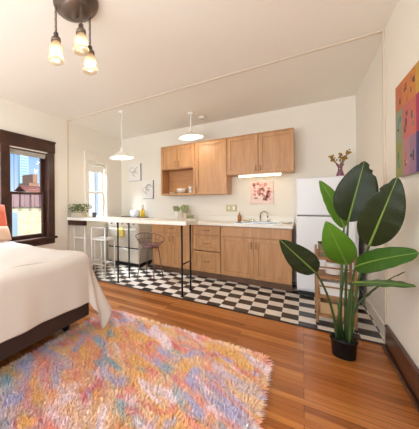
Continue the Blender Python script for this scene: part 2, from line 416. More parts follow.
for k in range(30):
    y = 1+k*.22
    m.box(-8.5, -8.40 if k % 2 else -8.28, y, y+.11, 1.12, 1.66).box(-8.5, -8.42, y+.11, y+.22, 1.12, 1.66)
m.box(-14, -8.5, 1, 7.6, 1.1, 1.66)
m.build('parapet', 'mauve', n)
f = MB().box(-8.52, -8.44, 5.12, 5.36, -.6, .95).build('window_frame', 'grey', n)
MB().box(-8.45, -8.42, 5.15, 5.33, -.54, .89).build('pane', 'bglass', f)
n = thing('tower_block', 'pale glass tower rising on the skyline beyond the dark-framed window', 'building', P(26, 203, 120).to_tuple()[:2]+(-7,))
c = OFF[n.name]
MB().box(c.x-1, c.x+1, c.y-3.6, c.y+.8, -7, 24).build('shaft', 'tower', n)
m = MB()
for k in range(22): m.box(c.x+1, c.x+1.1, c.y-3.3, c.y+.5, -4+k*1.25, -3.3+k*1.25)
m.build('glazing_bands', 'towerg', n)
n = thing('brick_block', 'low brown brick block standing in front of the pale tower', 'building', P(29, 203, 90).to_tuple()[:2]+(-7,))
c = OFF[n.name]
MB().box(c.x-3, c.x+3, c.y-2, c.y+2, -7, 8.5).build('wall', 'bbrick', n)
MB().box(c.x-3, c.x+3.2, c.y-.6, c.y+1.2, 8.5, 11.5).build('roof_house', 'bbrick', n)
n = thing('red_roofed_house', 'low house with a long red roof beyond the tan brick building', 'building', P(38, 203, 40).to_tuple()[:2]+(-7,))
c = OFF[n.name]
MB().box(c.x-3, c.x+2, c.y-2.8, c.y+5, -7, 2.4).build('wall', 'bbrick', n)
m = MB()
def roofp(u, v): return Vector((c.x-3.2+5.6*u, c.y-3+8.2*v, 2.35+1.6*(1-abs(2*u-1))))
m.grid(roofp, 2, 2).build('roof', 'redroof', n, solid=.15)
n = thing('street_tree', 'green tree top rising below the pale tower outside the window', 'tree', P(18, 203, 25).to_tuple()[:2]+(-7,))
c = OFF[n.name]
MT['tree'] = mat('tree_foliage', (92, 116, 64), .9, var=.3)
MT['bark'] = mat('bark', (90, 72, 56), .9)
MB().tube([(c.x, c.y, -7), (c.x, c.y, -1)], [.25, .12], 8).build('trunk', 'bark', n)
m = MB()
for k in range(90):
    v = Vector((random.gauss(0, 1), random.gauss(0, 1), random.gauss(0, 1))).normalized()*random.random()**.4
    m.ball((c.x+v.x*1.3, c.y+v.y*1.3, .15+v.z*2), random.uniform(.2, .45), sub=1)
m.build('crown', 'tree', n)
n = thing('pale_house', 'pale sided house with grey window outside the white-framed kitchen window', 'building', (-6.6, 9, -7))
MB().box(-8.2, -6.6, 6.65, 12.5, -7, 4.2).build('wall', 'siding', n)
f = MB().box(-6.62, -6.54, 8.1, 8.75, .6, 2.2).build('window_frame', 'grey', n)
MB().box(-6.55, -6.52, 8.18, 8.67, .68, 2.12).build('pane', 'bglass', f)
MB().box(-6.62, -6.54, 7.55, 7.68, -7, 4.2).build('drainpipe', 'grey', n)

# ------------------------------------------------------------------ kitchen: base cabinets
YF = 4.17      # face of doors
def shaker(mb, x0, x1, z0, z1, y, t=.02, fr=.055):
    mb.box(x0, x1, y+.013, y+t, z0, z1)
    mb.box(x0, x0+fr, y, y+.014, z0, z1, .002).box(x1-fr, x1, y, y+.014, z0, z1, .002)
    mb.box(x0+fr, x1-fr, y, y+.014, z1-fr, z1, .002).box(x0+fr, x1-fr, y, y+.014, z0, z0+fr, .002)
    return mb
def pull_v(x, z, y, parent, L=.1):
    m = MB().tube([(x, y, z-L/2), (x, y-.028, z-L/2+.006), (x, y-.028, z+L/2-.006), (x, y, z+L/2)], .005, 8)
    return m.build('handle', 'pull', parent)
def pull_h(x, z, y, parent, L=.1):
    m = MB().tube([(x-L/2, y, z), (x-L/2+.006, y-.028, z), (x+L/2-.006, y-.028, z), (x+L/2, y, z)], .005, 8)
    return m.build('handle', 'pull', parent)
def base_cab(x0, x1, label, kind):
    c = thing('base_cabinet', label, 'cabinet', ((x0+x1)/2, YF+.3, 0), 'maple base cabinets')
    b = MB().box(x0, x0+.018, YF+.02, YW-.005, .1, .868).box(x1-.018, x1, YF+.02, YW-.005, .1, .868)
    b.box(x0+.018, x1-.018, YW-.02, YW-.005, .1, .868).box(x0+.018, x1-.018, YF+.02, YW-.02, .1, .12)
    # face frame
    b.box(x0+.018, x1-.018, YF+.02, YF+.04, .84, .868).box(x0+.018, x1-.018, YF+.02, YF+.04, .69, .72)
    b.build('carcass', 'maple', c)
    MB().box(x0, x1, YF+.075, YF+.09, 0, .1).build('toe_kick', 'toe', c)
    g = .004
    if kind == 'drawers':
        for (a, d) in ((.715, .855), (.455, .70), (.12, .44)):
            m = MB()
            if a > .7: m.box(x0+g, x1-g, YF, YF+.02, a, d, .003)
            else: shaker(m, x0+g, x1-g, a, d, YF)
            o = m.build('drawer', 'maple', c); pull_h((x0+x1)/2, (a+d)/2, YF, o)
    else:
        o = MB().box(x0+g, x1-g, YF, YF+.02, .715, .855, .003).build('drawer' if kind == 'doors' else 'false_drawer_front', 'maple', c)
        if kind == 'doors': pull_h((x0+x1)/2, .785, YF, o)
        xm = (x0+x1)/2
        for s_, (a, d) in ((1, (x0+g, xm-g/2)), (-1, (xm+g/2, x1-g))):
            o = shaker(MB(), a, d, .12, .70, YF).build('door', 'maple', c)
            pull_v(d-.03 if s_ > 0 else a+.03, .60, YF, o)
    return c
base_cab(-2.25, -1.485, 'maple base cabinet with two doors behind the wire chair', 'doors')
base_cab(-1.481, -1.042, 'maple base cabinet with three stacked drawers, behind the black bar legs', 'drawers')
base_cab(-1.038, -.12, 'wide maple sink base cabinet with two doors, next to the fridge', 'sink')
# counter with sink cut-out
ct = MB(); cx0, cx1 = -2.27, -.105; sx0, sx1, sy0, sy1 = -.86, -.3, 4.27, 4.62
ct.box(cx0, sx0, YF-.03, YW-.02, .87, .91, .004).box(sx1, cx1, YF-.03, YW-.02, .87, .91, .004)
ct.box(sx0, sx1, YF-.03, sy0, .87, .91, .004).box(sx0, sx1, sy1, YW-.02, .87, .91, .004)
c = thing('countertop', 'white laminate countertop running over the maple base cabinets', 'countertop', (-1.2, 4.47, .87))
ct.build('worktop', 'counter', c)
MB().box(cx0, cx1, YW-.02, YW, .87, 1.0, .004).build('backsplash', 'counter', c)
sk = thing('kitchen_sink', 'steel sink basin set into the white counter', 'sink', (-.58, 4.45, .72))
sx0, sx1, sy0, sy1 = sx0+.004, sx1-.004, sy0+.004, sy1-.004
m = MB().box(sx0, sx0+.006, sy0, sy1, .74, .912).box(sx1-.006, sx1, sy0, sy1, .74, .912).box(sx0, sx1, sy0, sy0+.006, .74, .912).box(sx0, sx1, sy1-.006, sy1, .74, .912).box(sx0, sx1, sy0, sy1, .735, .742)
m.build('basin', 'steel', sk)
MB().box(sx0-.015, sx1+.015, sy0-.015, sy0+.003, .9112, .915).box(sx0-.015, sx1+.015, sy1-.003, sy1+.015, .9112, .915).box(sx0-.015, sx0+.003, sy0, sy1, .9112, .915).box(sx1-.003, sx1+.015, sy0, sy1, .9112, .915).build('rim', 'steel', sk)
fc = thing('sink_faucet', 'chrome gooseneck faucet behind the sink under the pink print', 'faucet', (-.56, 4.69, .91))
MB().box(-.68, -.42, 4.66, 4.72, .9115, .925, .005).build('deck_plate', 'chrome', fc)
pts = [(-.55, 4.69, .92)]+[(-.55+.055-.055*math.cos(a_), 4.69-.09*math.sin(a_/2)**2, 1.03+.055*math.sin(a_)) for a_ in [i*math.pi/10 for i in range(11)]]+[(-.44, 4.6, .99)]
MB().tube(pts, .011, 10).build('spout', 'chrome', fc)
for sx in (-.66, -.44):
    MB().tube([(sx, 4.69, .92), (sx, 4.69, .955)], .016, 10).tube([(sx, 4.69, .95), (sx+.03*(-1 if sx < -.5 else 1), 4.665, .965)], .006, 8).build('tap_handle', 'chrome', fc)
MT['amber'] = mat('amber_soap', (168, 104, 44), .25)
sb = thing('soap_bottle', 'amber soap bottle with pump left of the sink faucet', 'bottle', (-.86, 4.68, .91))
MB().lathe([(.027, .9115), (.029, .92), (.029, 1.0), (.02, 1.02), (.011, 1.03), (.011, 1.04)], (-.86, 4.68, 0), 16).build('bottle_body', 'amber', sb)
MB().tube([(-.86, 4.68, 1.035), (-.86, 4.68, 1.07), (-.86, 4.64, 1.072)], .005, 8).lathe([(.014, 1.035), (.014, 1.05)], (-.86, 4.68, 0), 12).build('pump', 'brass', sb)
MT['board'] = mat('pale_board', (226, 206, 160), .6)
MT['ceramic'] = mat('white_ceramic', (238, 234, 226), .25)
MT['sponge'] = mat('sponge', (206, 190, 120), .9)
tag(MB().box(-.8, -.7, 4.66, 4.73, .9115, .94, .008).build('sponge', 'sponge'), 'small yellow sponge lying behind the sink beside the faucet', 'sponge')
tag(MB().lathe([(.03, .9115), (.055, .917), (.075, .935), (.07, .936), (.05, .922), (0, .919)], (-.2, 4.6, 0), 18).build('dish', 'ceramic'), 'small white dish on the counter end near the fridge', 'dish')

# ------------------------------------------------------------------ upper cabinets
YU = 4.44
def upper(x0, x1, z0, z1, label, openz=None, doors=2):
    c = thing('wall_cabinet', label, 'cabinet', ((x0+x1)/2, YU+.17, z0), 'maple wall cabinets')
    b = MB().box(x0, x0+.02, YU+.02, YW-.002, z0, z1).box(x1-.02, x1, YU+.02, YW-.002, z0, z1)
    b.box(x0+.02, x1-.02, YU+.02, YW-.012, z1-.02, z1).box(x0+.02, x1-.02, YU+.02, YW-.012, z0, z0+.022)
    zd = z0+.006
    if openz:
        b.box(x0+.02, x1-.02, YU+.02, YW-.012, openz-.02, openz); zd = openz
        b.box(x0, x0+.03, YU+.002, YU+.022, z0, openz).box(x1-.03, x1, YU+.002, YU+.022, z0, openz).box(x0+.03, x1-.03, YU+.002, YU+.022, z0, z0+.035)
    b.mi = 1; b.box(x0+.02, x1-.02, YW-.012, YW-.002, z0, z1)
    b.build('carcass', ['maple', 'maple_in'], c)
    # crown strip
    MB().box(x0, x1, YU+.005, YU+.03, z1, z1+.02, .004).build('top_strip', 'maple', c)
    g = .003
    ed = [x0+(x1-x0)*k/doors for k in range(doors+1)]
    for k in range(doors):
        a, d = ed[k]+g, ed[k+1]-g
        o = shaker(MB(), a, d, zd+.002, z1-.004, YU).build('door', 'maple', c)
        hx = d-.028 if (k == 0 and doors == 2) else a+.028
        if doors == 1: hx = a+.028
        pull_v(hx, zd+.075, YU, o, .085)
    return c
upper(-2.194, -1.532, 1.376, 2.285, 'maple wall cabinet with an open nook under two small doors', openz=1.88)
upper(-1.529, -1.0, 1.376, 2.285, 'tall single-door maple wall cabinet between the open nook and the lit cabinet', doors=1)
upper(-.997, -.094, 1.68, 2.285, 'shorter two-door maple wall cabinet with a light strip beneath it')
MT['led'] = mat('warm_light_strip', (255, 236, 190), .5, emit=4.5, ecol=(1, .82, .48, 1))
t = thing('under_cabinet_light', 'glowing light strip fixed under the right maple wall cabinet', 'light', (-.54, 4.55, 1.66))
MB().box(-.84, -.25, 4.48, 4.56, 1.66, 1.68, .003).build('housing', 'metalw', t)
MB().box(-.83, -.26, 4.475, 4.55, 1.638, 1.66, .006).build('diffuser', 'led', t)
# dishes in the nook
MT['stone'] = mat('stoneware', (214, 196, 172), .4, var=.1)
zz = 1.398
for k, (r, lab) in enumerate(((.085, 'wide stoneware plate at the bottom of the nook stack, left'), (.08, 'second stoneware plate in the nook stack, left'), (.075, 'smallest stoneware plate on top of the nook stack, left'))):
    tag(MB().lathe([(r*.6, 0), (r, .012), (r, .016), (r*.6, .006), (0, .005)], (-2.02, 4.62, zz+k*.012), 20).build('plate', 'stone'), lab, 'plate', 'plates in the nook')
def bowl(x, y, z, r, h, label, m):
    o = MB().lathe([(r*.45, 0), (r*.8, h*.4), (r, h), (r*.95, h), (r*.74, h*.42), (r*.4, .006), (0, .006)], (x, y, z), 24).build('bowl', m)
    return tag(o, label, 'bowl', 'bowls in the nook')
bowl(-1.84, 4.58, zz, .1, .07, 'larger stoneware bowl at the bottom of the stack in the cabinet nook', 'stone')
bowl(-1.84, 4.58, zz+.028, .1, .075, 'white bowl nested on top of the stoneware bowl in the cabinet nook', 'ceramic')
for k, (x, lab) in enumerate(((-1.665, 'white cup standing at the bottom of the nook, right'), (-1.665, 'white cup stacked on another cup at the right of the nook'))):
    o = MB().lathe([(.028, 0), (.036, .07), (.034, .07), (.026, .006), (0, .006)], (x, 4.58, zz+k*.072), 18).build('cup', 'ceramic'); tag(o, lab, 'cup', 'cups in the nook')
    MB().tube([(x+.033, 4.58, zz+k*.072+.055), (x+.055, 4.58, zz+k*.072+.048), (x+.055, 4.58, zz+k*.072+.028), (x+.032, 4.58, zz+k*.072+.02)], .004, 8).build('cup_handle', 'ceramic', o)

# ------------------------------------------------------------------ wall pieces
MT['paper'] = mat('print_paper', (240, 237, 232), .7)
MT['ink'] = mat('print_ink', (168, 160, 154), .7)
MT['pinkc'] = mat('pink_canvas', (240, 216, 208), .7)
MT['pink2'] = mat('rose_paint', (222, 150, 144), .7)
MT['pink3'] = mat('mauve_paint', (186, 132, 132), .7)
t = thing('pink_wall_print', 'square pink abstract print above the sink faucet', 'print', (-.54, 4.77, 1.38))
m = MB().box(-.705, -.375, YW-.025, YW-.001, 1.205, 1.565, .004)
m.build('canvas', 'pinkc', t)
m = MB()
rnd = random.Random(3)
for k in range(46):
    x = rnd.uniform(-.67, -.43); z = rnd.uniform(1.25, 1.52); m.mi = 1 if z < 1.32 and rnd.random() < .7 else 0
    m.box(x, x+rnd.uniform(.012, .05), YW-.0268, YW-.0255, z, z+rnd.uniform(.012, .05))
m.build('painted_marks', ['pink2', 'pink3'], t)
def lineprint(x0, x1, z0, z1, label, seed):
    t = thing('line_art_print', label, 'print', ((x0+x1)/2, YW-.01, z0), 'line art prints')
    f = MB().box(x0, x1, YW-.02, YW-.001, z0, z1).build('sheet', 'paper', t)
    m = MB().box(x1-.012, x1, YW-.03, YW-.001, z0, z1, .003).box(x0, x1-.012, YW-.024, YW-.001, z0, z0+.008, .002)
    m.build('hanger_bar', 'grey', t)
    r = random.Random(seed); m = MB()
    for k in range(5):
        cx_, cz_ = r.uniform(x0+.08, x1-.1), r.uniform(z0+.1, z1-.1); ra = r.uniform(.025, .06)
        pts = [(cx_+ra*math.cos(a_)*(1+.4*math.sin(2*a_+k)), YW-.0225, cz_+ra*1.1*math.sin(a_)) for a_ in [i*2*math.pi/14 for i in range(12)]]
        m.tube(pts, .0035, 5)
    m.build('ink_lines', 'ink', t)
lineprint(-3.145, -2.826, 1.72, 2.10, 'upper line-art print near the back left corner, higher than its neighbour', 2)
lineprint(-2.79, -2.524, 1.325, 1.715, 'lower line-art print hanging beside the open cabinet nook', 5)
t = thing('outlet_plate', 'brass switch and outlet plate on the wall above the counter', 'outlet', (-1.0, 4.77, 1.13))
MB().box(-1.093, -.918, YW-.008, YW-.001, 1.078, 1.19, .003).build('plate', 'brass', t)
MB().box(-1.06, -1.03, YW-.014, YW-.006, 1.11, 1.16, .002).build('toggle', 'ceramic', t)
MB().box(-.985, -.95, YW-.011, YW-.006, 1.1, 1.17, .002).build('socket', 'ceramic', t)

# ------------------------------------------------------------------ range
sx0, sx1, sy0, sy1 = -3.25, -2.51, 4.12, 4.76
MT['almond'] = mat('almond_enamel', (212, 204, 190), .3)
st = thing('kitchen_range', 'off-white kitchen range in the back left corner with a dark cooktop', 'stove', ((sx0+sx1)/2, 4.44, 0))
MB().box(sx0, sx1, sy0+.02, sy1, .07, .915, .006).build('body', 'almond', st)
MB().box(sx0+.02, sx1-.02, sy0+.05, sy1-.02, 0, .07).build('plinth', 'blackp', st)
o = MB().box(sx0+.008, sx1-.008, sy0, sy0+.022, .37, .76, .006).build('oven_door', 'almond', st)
MB().tube([(sx0+.06, sy0, .72), (sx0+.06, sy0-.045, .72), (sx1-.06, sy0-.045, .72), (sx1-.06, sy0, .72)], .011, 8).build('handle', 'metalw', o)
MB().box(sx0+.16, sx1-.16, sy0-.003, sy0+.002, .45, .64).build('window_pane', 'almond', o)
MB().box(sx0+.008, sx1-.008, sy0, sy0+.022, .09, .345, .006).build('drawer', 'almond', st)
MB().box(sx0+.01, sx1-.01, sy0+.012, sy0+.02, .345, .37).build('gap_strip', 'blackp', st)
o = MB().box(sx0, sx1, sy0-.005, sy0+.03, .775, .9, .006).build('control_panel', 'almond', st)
for k in range(5):
    x = sx0+.1+k*.135
    MB().tube([(x, sy0-.004, .835), (x, sy0-.03, .835)], .02, 12).build('knob', 'steel', o)
o = MB().box(sx0+.01, sx1-.01, sy0+.04, sy1-.01, .912, .925, .004).build('cooktop', 'blackp', st)
for (bx, by) in ((-3.07, 4.28), (-2.69, 4.28), (-3.07, 4.58), (-2.69, 4.58)):
    m = MB().lathe([(.05, .925), (.045, .937), (0, .938)], (bx, by, 0), 14)
    for k in range(4):
        a_ = k*math.pi/2+.78
        m.tube([(bx+.03*math.cos(a_), by+.03*math.sin(a_), .94), (bx+.13*math.cos(a_), by+.13*math.sin(a_), .945), (bx+.13*math.cos(a_), by+.13*math.sin(a_), .925)], .005, 6)
    m.tube([(bx+.125*math.cos(k*math.pi/6), by+.125*math.sin(k*math.pi/6), .944) for k in range(12)], .005, 6, closed=True)
    m.build('burner', 'blackp', st)
MT['towel'] = mat('yellow_cotton', (222, 196, 110), .95, bump=.2, bscale=120, var=.15, vscale=30)
m = MB()
def tw(u, v):
    x = -2.97+.16*v+.004*math.sin(9*u); a_ = u*2
    ysh = sy0-.045+(-.022 if u < .5 else .019)
    z = .741-abs(u-.5)*2*(.17 if u < .5 else .13)
    if abs(u-.5) < .04: ysh = sy0-.045; z = .745
    return Vector((x, ysh+.002*math.sin(14*v+3*u), z))
m.grid(tw, 20, 8)
tag(m.build('dish_towel', 'towel', solid=.006), 'yellow dish towel draped over the range oven handle', 'towel')
MT['potw'] = mat('white_enamel_pot', (236, 234, 240), .25)
t = thing('enamel_pot', 'white enamel pot with a lid on the range cooktop', 'pot', (-2.86, 4.56, .947))
MB().lathe([(.1, .95), (.105, .96), (.105, 1.06), (.1, 1.065)], (-2.86, 4.56, 0), 24).build('pot_body', 'potw', t)
MB().lathe([(.106, 1.065), (.1, 1.075), (.02, 1.088), (.012, 1.105), (0, 1.108)], (-2.86, 4.56, 0), 24).build('lid', 'potw', t)
MT['oil'] = mat('yellow_oil', (222, 184, 40), .15)
t = thing('oil_bottle', 'yellow oil bottle with a pale cap beside the white pot', 'bottle', (-2.62, 4.4, .925))
MB().lathe([(.045, .946), (.05, .96), (.05, 1.05), (.04, 1.09), (.02, 1.11)], (-2.64, 4.5, 0), 20).build('bottle_body', 'oil', t)
MB().lathe([(.02, 1.11), (.018, 1.14), (.026, 1.145), (.026, 1.2), (.02, 1.205)], (-2.64, 4.5, 0), 16).build('cap', 'ceramic', t)

# ------------------------------------------------------------------ counter plants on a tray
MT['sage'] = mat('sage_leaf', (150, 156, 116), .7, var=.25, vscale=40)
t = thing('serving_tray', 'white oval tray holding small potted plants on the counter', 'tray', (-1.77, 4.5, .91))
MB().lathe([(.1, .0015), (.125, .012), (.12, .014), (.1, .005), (0, .005)], (0, 0, 0), 28).build('tray_body', 'ceramic', t)
o = t.children[0]
for v in o.data.vertices: v.co += Vector((-1.77, 4.5, .91)) if False else Vector((0, 0, 0))
for v in o.data.vertices:
    w_ = v.co+OFF[t.name]; v.co = Vector((w_.x*2.0, w_.y*.95, w_.z))
def potted(x, y, z, r, h, fh, label, mpot, seed):
    t = thing('potted_succulent', label, 'plant', (x, y, z), 'potted plants on the counter tray')
    MB().lathe([(r*.75, 0), (r, h), (r*.9, h), (r*.85, h-.015), (0, h-.015)], (x, y, z), 18).build('pot', mpot, t)
    rr = random.Random(seed); m = MB()
    for k in range(34):
        a_ = rr.uniform(0, 6.28); q = rr.uniform(.1, 1); e = Vector((math.cos(a_)*r*1.6*q, math.sin(a_)*r*1.4*q, fh*(1.15-.5*q*rr.random())))
        b0 = Vector((x, y, z+h-.015)); m.tube([b0+Vector((e.x*.3, e.y*.3, 0)), b0+Vector((e.x*.7, e.y*.7, e.z*.6)), b0+e], [.007, .018, .004], 5)
    m.build('foliage', 'sage', t)
potted(-1.9, 4.5, .917, .05, .16, .1, 'tall white pot with a sage plant at the left of the counter tray', 'ceramic', 1)
potted(-1.755, 4.53, .917, .05, .13, .15, 'bushy sage-green plant in the middle of the counter tray', 'stone', 2)
potted(-1.63, 4.47, .917, .045, .045, .06, 'low spreading succulent at the right of the counter tray', 'stone', 3)

# ------------------------------------------------------------------ refrigerator
fx0, fx1, fy0, fy1, fz = -.068, .53, 4.08, 4.74, 1.545
t = thing('refrigerator', 'white top-freezer refrigerator standing between the counter and right wall', 'refrigerator', (.23, 4.4, 0))
MB().box(fx0+.004, fx1-.004, fy0+.07, fy1, .06, fz-.004, .01, 2).build('cabinet_body', 'fridge', t)
MB().box(fx0+.02, fx1-.02, fy0+.08, fy1-.02, 0, .07).build('kick_grille', 'blackp', t)
MB().box(fx0+.012, fx1-.012, fy0+.055, fy0+.07, .1, fz-.01).build('door_gasket', 'gasket', t)
o = MB().box(fx0, fx1, fy0, fy0+.058, 1.062, fz, .014, 3).build('freezer_door', 'fridge', t)
MB().box(fx1-.055, fx1-.025, fy0-.03, fy0+.002, 1.09, 1.3, .01, 2).build('handle', 'fridge', o)
o = MB().box(fx0, fx1, fy0, fy0+.058, .1, 1.048, .014, 3).build('fridge_door', 'fridge', t)
MB().box(fx1-.055, fx1-.025, fy0-.03, fy0+.002, .75, 1.02, .01, 2).build('handle', 'fridge', o)
MT['purple'] = glass('purple_glass', (.78, .42, .66), .82, .05)
MT['dried'] = mat('dried_flower', (152, 118, 40), .9, var=.3, vscale=60)
MT['dstem'] = mat('dried_stem', (110, 70, 50), .9)
t = thing('flower_vase', 'purple glass vase of dried yellow flowers on top of the fridge', 'vase', (.39, 4.3, fz))
m = MB().lathe([(.04, fz), (.046, fz+.012), (.03, fz+.06), (.022, fz+.1), (.024, fz+.13), (.042, fz+.165), (.038, fz+.165), (.02, fz+.13), (.018, fz+.1), (.026, fz+.06), (.04, fz+.014), (0, fz+.01)], (.39, 4.3, 0), 20)
m.build('vase_body', 'purple', t)
rr = random.Random(4)
for k in range(9):
    a_ = rr.uniform(0, 6.28); q = rr.uniform(.02, .09); e = Vector((.39+math.cos(a_)*q, 4.3+math.sin(a_)*q, fz+rr.uniform(.22, .31)))
    if k == 0: e = Vector((.31, 4.3, fz+.27))
    if k == 1: e = Vector((.46, 4.3, fz+.31))
    s = MB().tube([(.39+rr.uniform(-.01, .01), 4.3, fz+.02), (.39+(e.x-.39)*.25, 4.3+(e.y-4.3)*.25, fz+.15), e], .0035, 6).build('flower_stem', 'dstem', t)
    m = MB()
    for j in range(7): m.ball(e+Vector((rr.gauss(0, .013), rr.gauss(0, .013), rr.gauss(0, .01))), rr.uniform(.008, .016), sub=1)
    m.build('flower_head', 'dried', s)

# ------------------------------------------------------------------ bar table
bt = thing('bar_table', 'long white-topped bar table with thin black legs between bed and kitchen', 'table', (-2.2, 3.35, 0))
MB().box(XL+.012, -1.18, 3.08, 3.56, .945, .998, .008, 2).build('table_top', 'counter', bt)
for x in (-2.318, -1.28):
    for y in (3.19, 3.5):
        m = MB().tube([(x, y, .008), (x, y, .94)], .0125, 10).lathe([(.022, 0), (.022, .01), (.014, .012)], (x, y, 0), 12)
        m.build('leg', 'black', bt)
    if x > -2: MB().tube([(x, 3.19, .42), (x, 3.5, .42)], .009, 8).build('stretcher', 'black', bt)
MB().box(XL+.012, -2.98, 3.1, 3.2, .86, .94, .004).build('wall_bracket', 'dark', bt)
# herb planter + candle jar
MT['herb'] = mat('herb_leaf', (96, 118, 54), .6, var=.35, vscale=50)
MT['trough'] = mat('pale_planter', (206, 192, 168), .5)
t = thing('herb_planter', 'low planter of bushy green herbs on the bar end by the wall', 'plant', (-3.19, 3.22, 1.0))
MB().box(-3.32, -3.06, 3.16, 3.28, 1.0, 1.075, .008, 2).build('planter_box', 'trough', t)
MB().box(-3.31, -3.07, 3.17, 3.27, 1.07, 1.078).build('soil', 'dark', t)
rr = random.Random(9); m = MB()
for k in range(420):
    x = rr.uniform(-3.3, -3.05); y = rr.uniform(3.14, 3.30); b0 = Vector((x*.9-.318, y*.9+.322, 1.075)); hh = rr.uniform(.02, .15)
    e = b0+Vector(((x+3.18)*.5+rr.gauss(0, .015), (y-3.22)*.9+rr.gauss(0, .015), hh)); e.x = max(e.x, XL+.06)
    d = Vector((rr.gauss(0, 1), rr.gauss(0, 1), rr.gauss(0, .5))).normalized(); q = d.cross(Vector((0, 0, 1))).normalized()*.011; d = d*.022
    vs = [m.bm.verts.new(v) for v in (e-d, e+q, e+d, e-q)]; m.bm.faces.new(vs)
m.build('foliage', 'herb', t, solid=.0015)
MT['jar'] = mat('dark_grey_jar', (84, 84, 92), .35)
MT['wax'] = mat('wax', (220, 214, 200), .6)
t = thing('candle_jar', 'small dark grey candle jar beside the herb planter on the bar', 'candle', (-2.93, 3.36, 1.0))
MB().lathe([(.033, 1.0), (.037, 1.008), (.037, 1.075), (.033, 1.075), (.033, 1.06)], (-2.95, 3.36, 0), 18).build('jar', 'jar', t)
MB().lathe([(.0325, 1.05), (.0325, 1.06), (0, 1.06)], (-2.95, 3.36, 0), 18).build('wax', 'wax', t)

# ------------------------------------------------------------------ bar stools
def stool(x0, x1, y0, y1, label):
    t = thing('bar_stool', label, 'stool', ((x0+x1)/2, (y0+y1)/2, 0), 'white metal stools under the bar')
    r = .012
    for x in (x0, x1):
        MB().tube([(x, y0, 0), (x, y0, .83)], r, 8).build('leg', 'metalw', t)
        MB().tube([(x, y1, 0), (x, y1, .62)], r, 8).build('leg', 'metalw', t)
        MB().tube([(x, y0, .26), (x, y1, .26)], .008, 8).build('side_rail', 'metalw', t)
    MB().tube([(x0, y0, .83), (x1, y0, .83)], r, 8).build('back_rail', 'metalw', t)
    for y in (y0, y1): MB().tube([(x0, y, .22), (x1, y, .22)], .008, 8).build('footrest', 'metalw', t)
    MB().box(x0-.01, x1+.01, y0+.005, y1+.012, .618, .645, .006, 2).build('seat', 'metalw', t)
    return t
stool(-2.885, -2.595, 3.215, 3.47, 'white metal bar stool beside the black bar legs, tucked under the bar')
stool(-3.3, -3.04, 3.215, 3.47, 'white metal bar stool against the left wall, tucked under the bar')

# ------------------------------------------------------------------ wire chair
MT['wire'] = mat('plum_brown_wire', (120, 84, 84), .4, .3)
cx_, cy_ = -2.1, 3.82
t = thing('wire_chair', 'plum-brown round wire bucket chair in front of the maple cabinets', 'chair', (cx_, cy_, 0))
R = .245
def bw(a_, s):   # s 0 centre .. 1 rim
    zr = .645+.055*math.cos(a_-math.pi*.8)
    return Vector((cx_+R*math.cos(a_)*s**.8, cy_+R*.98*math.sin(a_)*s**.7, .49+(zr-.49)*s**2.6))
m = MB().tube([bw(k*2*math.pi/40, 1) for k in range(40)], .007, 8, closed=True)
m.build('rim', 'wire', t)
m = MB()
for k in range(20): m.tube([bw(k*2*math.pi/20, s/6) for s in range(1, 7)], .0026, 6)
for s in (.3, .55, .8): m.tube([bw(k*2*math.pi/32, s) for k in range(32)], .0035, 6, closed=True)
m.build('wire_basket', 'wire', t)
MB().lathe([(.13, .485), (.15, .497), (.13, .508), (0, .512)], (cx_, cy_, 0), 24).build('seat_pad', 'wire', t)
for k in range(4):
    a_ = math.pi/4+k*math.pi/2
    MB().tube([(cx_+.14*math.cos(a_), cy_+.14*math.sin(a_), .495), (cx_+.22*math.cos(a_), cy_+.22*math.sin(a_), 0)], .008, 8).build('leg', 'wire', t)

# ------------------------------------------------------------------ bed
bd = thing('bed', 'low bed with a dark brown upholstered base', 'bed', (-2.47, .85, 0))
bx0, bx1, by0, by1 = XL+.08, -1.625, -.1, 1.77
MB().box(bx0, bx1, by0, by1, .185, .335, .012, 2).build('base_frame', 'bedd', bd)
MB().box(bx0+.02, bx1-.03, by0+.03, by1-.03, .335, .70, .06, 3).build('mattress', 'linen', bd)
for (x, y) in ((-1.865, 1.69), (-1.89, .8), (-1.865, .05), (bx0+.15, 1.58), (bx0+.15, .05)):
    o = MB().box(x-.03, x+.03, y-.03, y+.03, .07, .186, .004).build('leg', 'bedd', bd)
    MB().tube([(x-.02, y, .035), (x+.02, y, .035)], .035, 14).box(x-.026, x+.026, y-.012, y+.012, .035, .075).build('caster', 'blackp', o)
# comforter: top, rounded edge and a skirt hanging over the foot and both sides
m = MB()
cxa, cxb, cya, cyb = bx0+.03, bx1+.03, by0-.03, by1+.04
rc = .10; zt = .765; er = .075
def perim():
    pts = []
    nx, ny, na = 26, 30, 20
    for i in range(nx): pts.append((cxa+(cxb-rc-cxa)*i/nx, cya, 0, -1, 0))
    for i in range(na): a_ = -math.pi/2+i/na*math.pi/2; pts.append((cxb-rc+rc*math.cos(a_), cya+rc+rc*math.sin(a_), math.cos(a_), math.sin(a_), 1))
    for i in range(ny): pts.append((cxb, cya+rc+(cyb-cya-2*rc)*i/ny, 1, 0, 0))
    for i in range(na): a_ = i/na*math.pi/2; pts.append((cxb-rc+rc*math.cos(a_), cyb-rc+rc*math.sin(a_), math.cos(a_), math.sin(a_), 2))
    for i in range(nx+1): pts.append((cxb-rc-(cxb-rc-cxa)*i/nx, cyb, 0, 1, 0))
    return pts
pp = perim(); N = len(pp)
rings = []
def ipl(x, t):
    for (a, b), (c, d) in zip(t, t[1:]):
        if x <= c:
            q = (x-a)/(c-a); q = q*q*(3-2*q); return b+(d-b)*q
    return t[-1][1]
def hem(i):
    x, y, nx_, ny_, c = pp[i]
    if c == 2:
        return ipl(math.atan2(ny_, nx_)/math.pi*2, ((0, .335), (.2, .25), (.4, .045), (.58, .20), (1, .23)))
    if c == 1: return .25
    if ny_ > .5: return .26-.03*max(0, 1-(cxb-x)/.5)
    if nx_ > .5: return .338
    return .3
inset = [.10, .05]
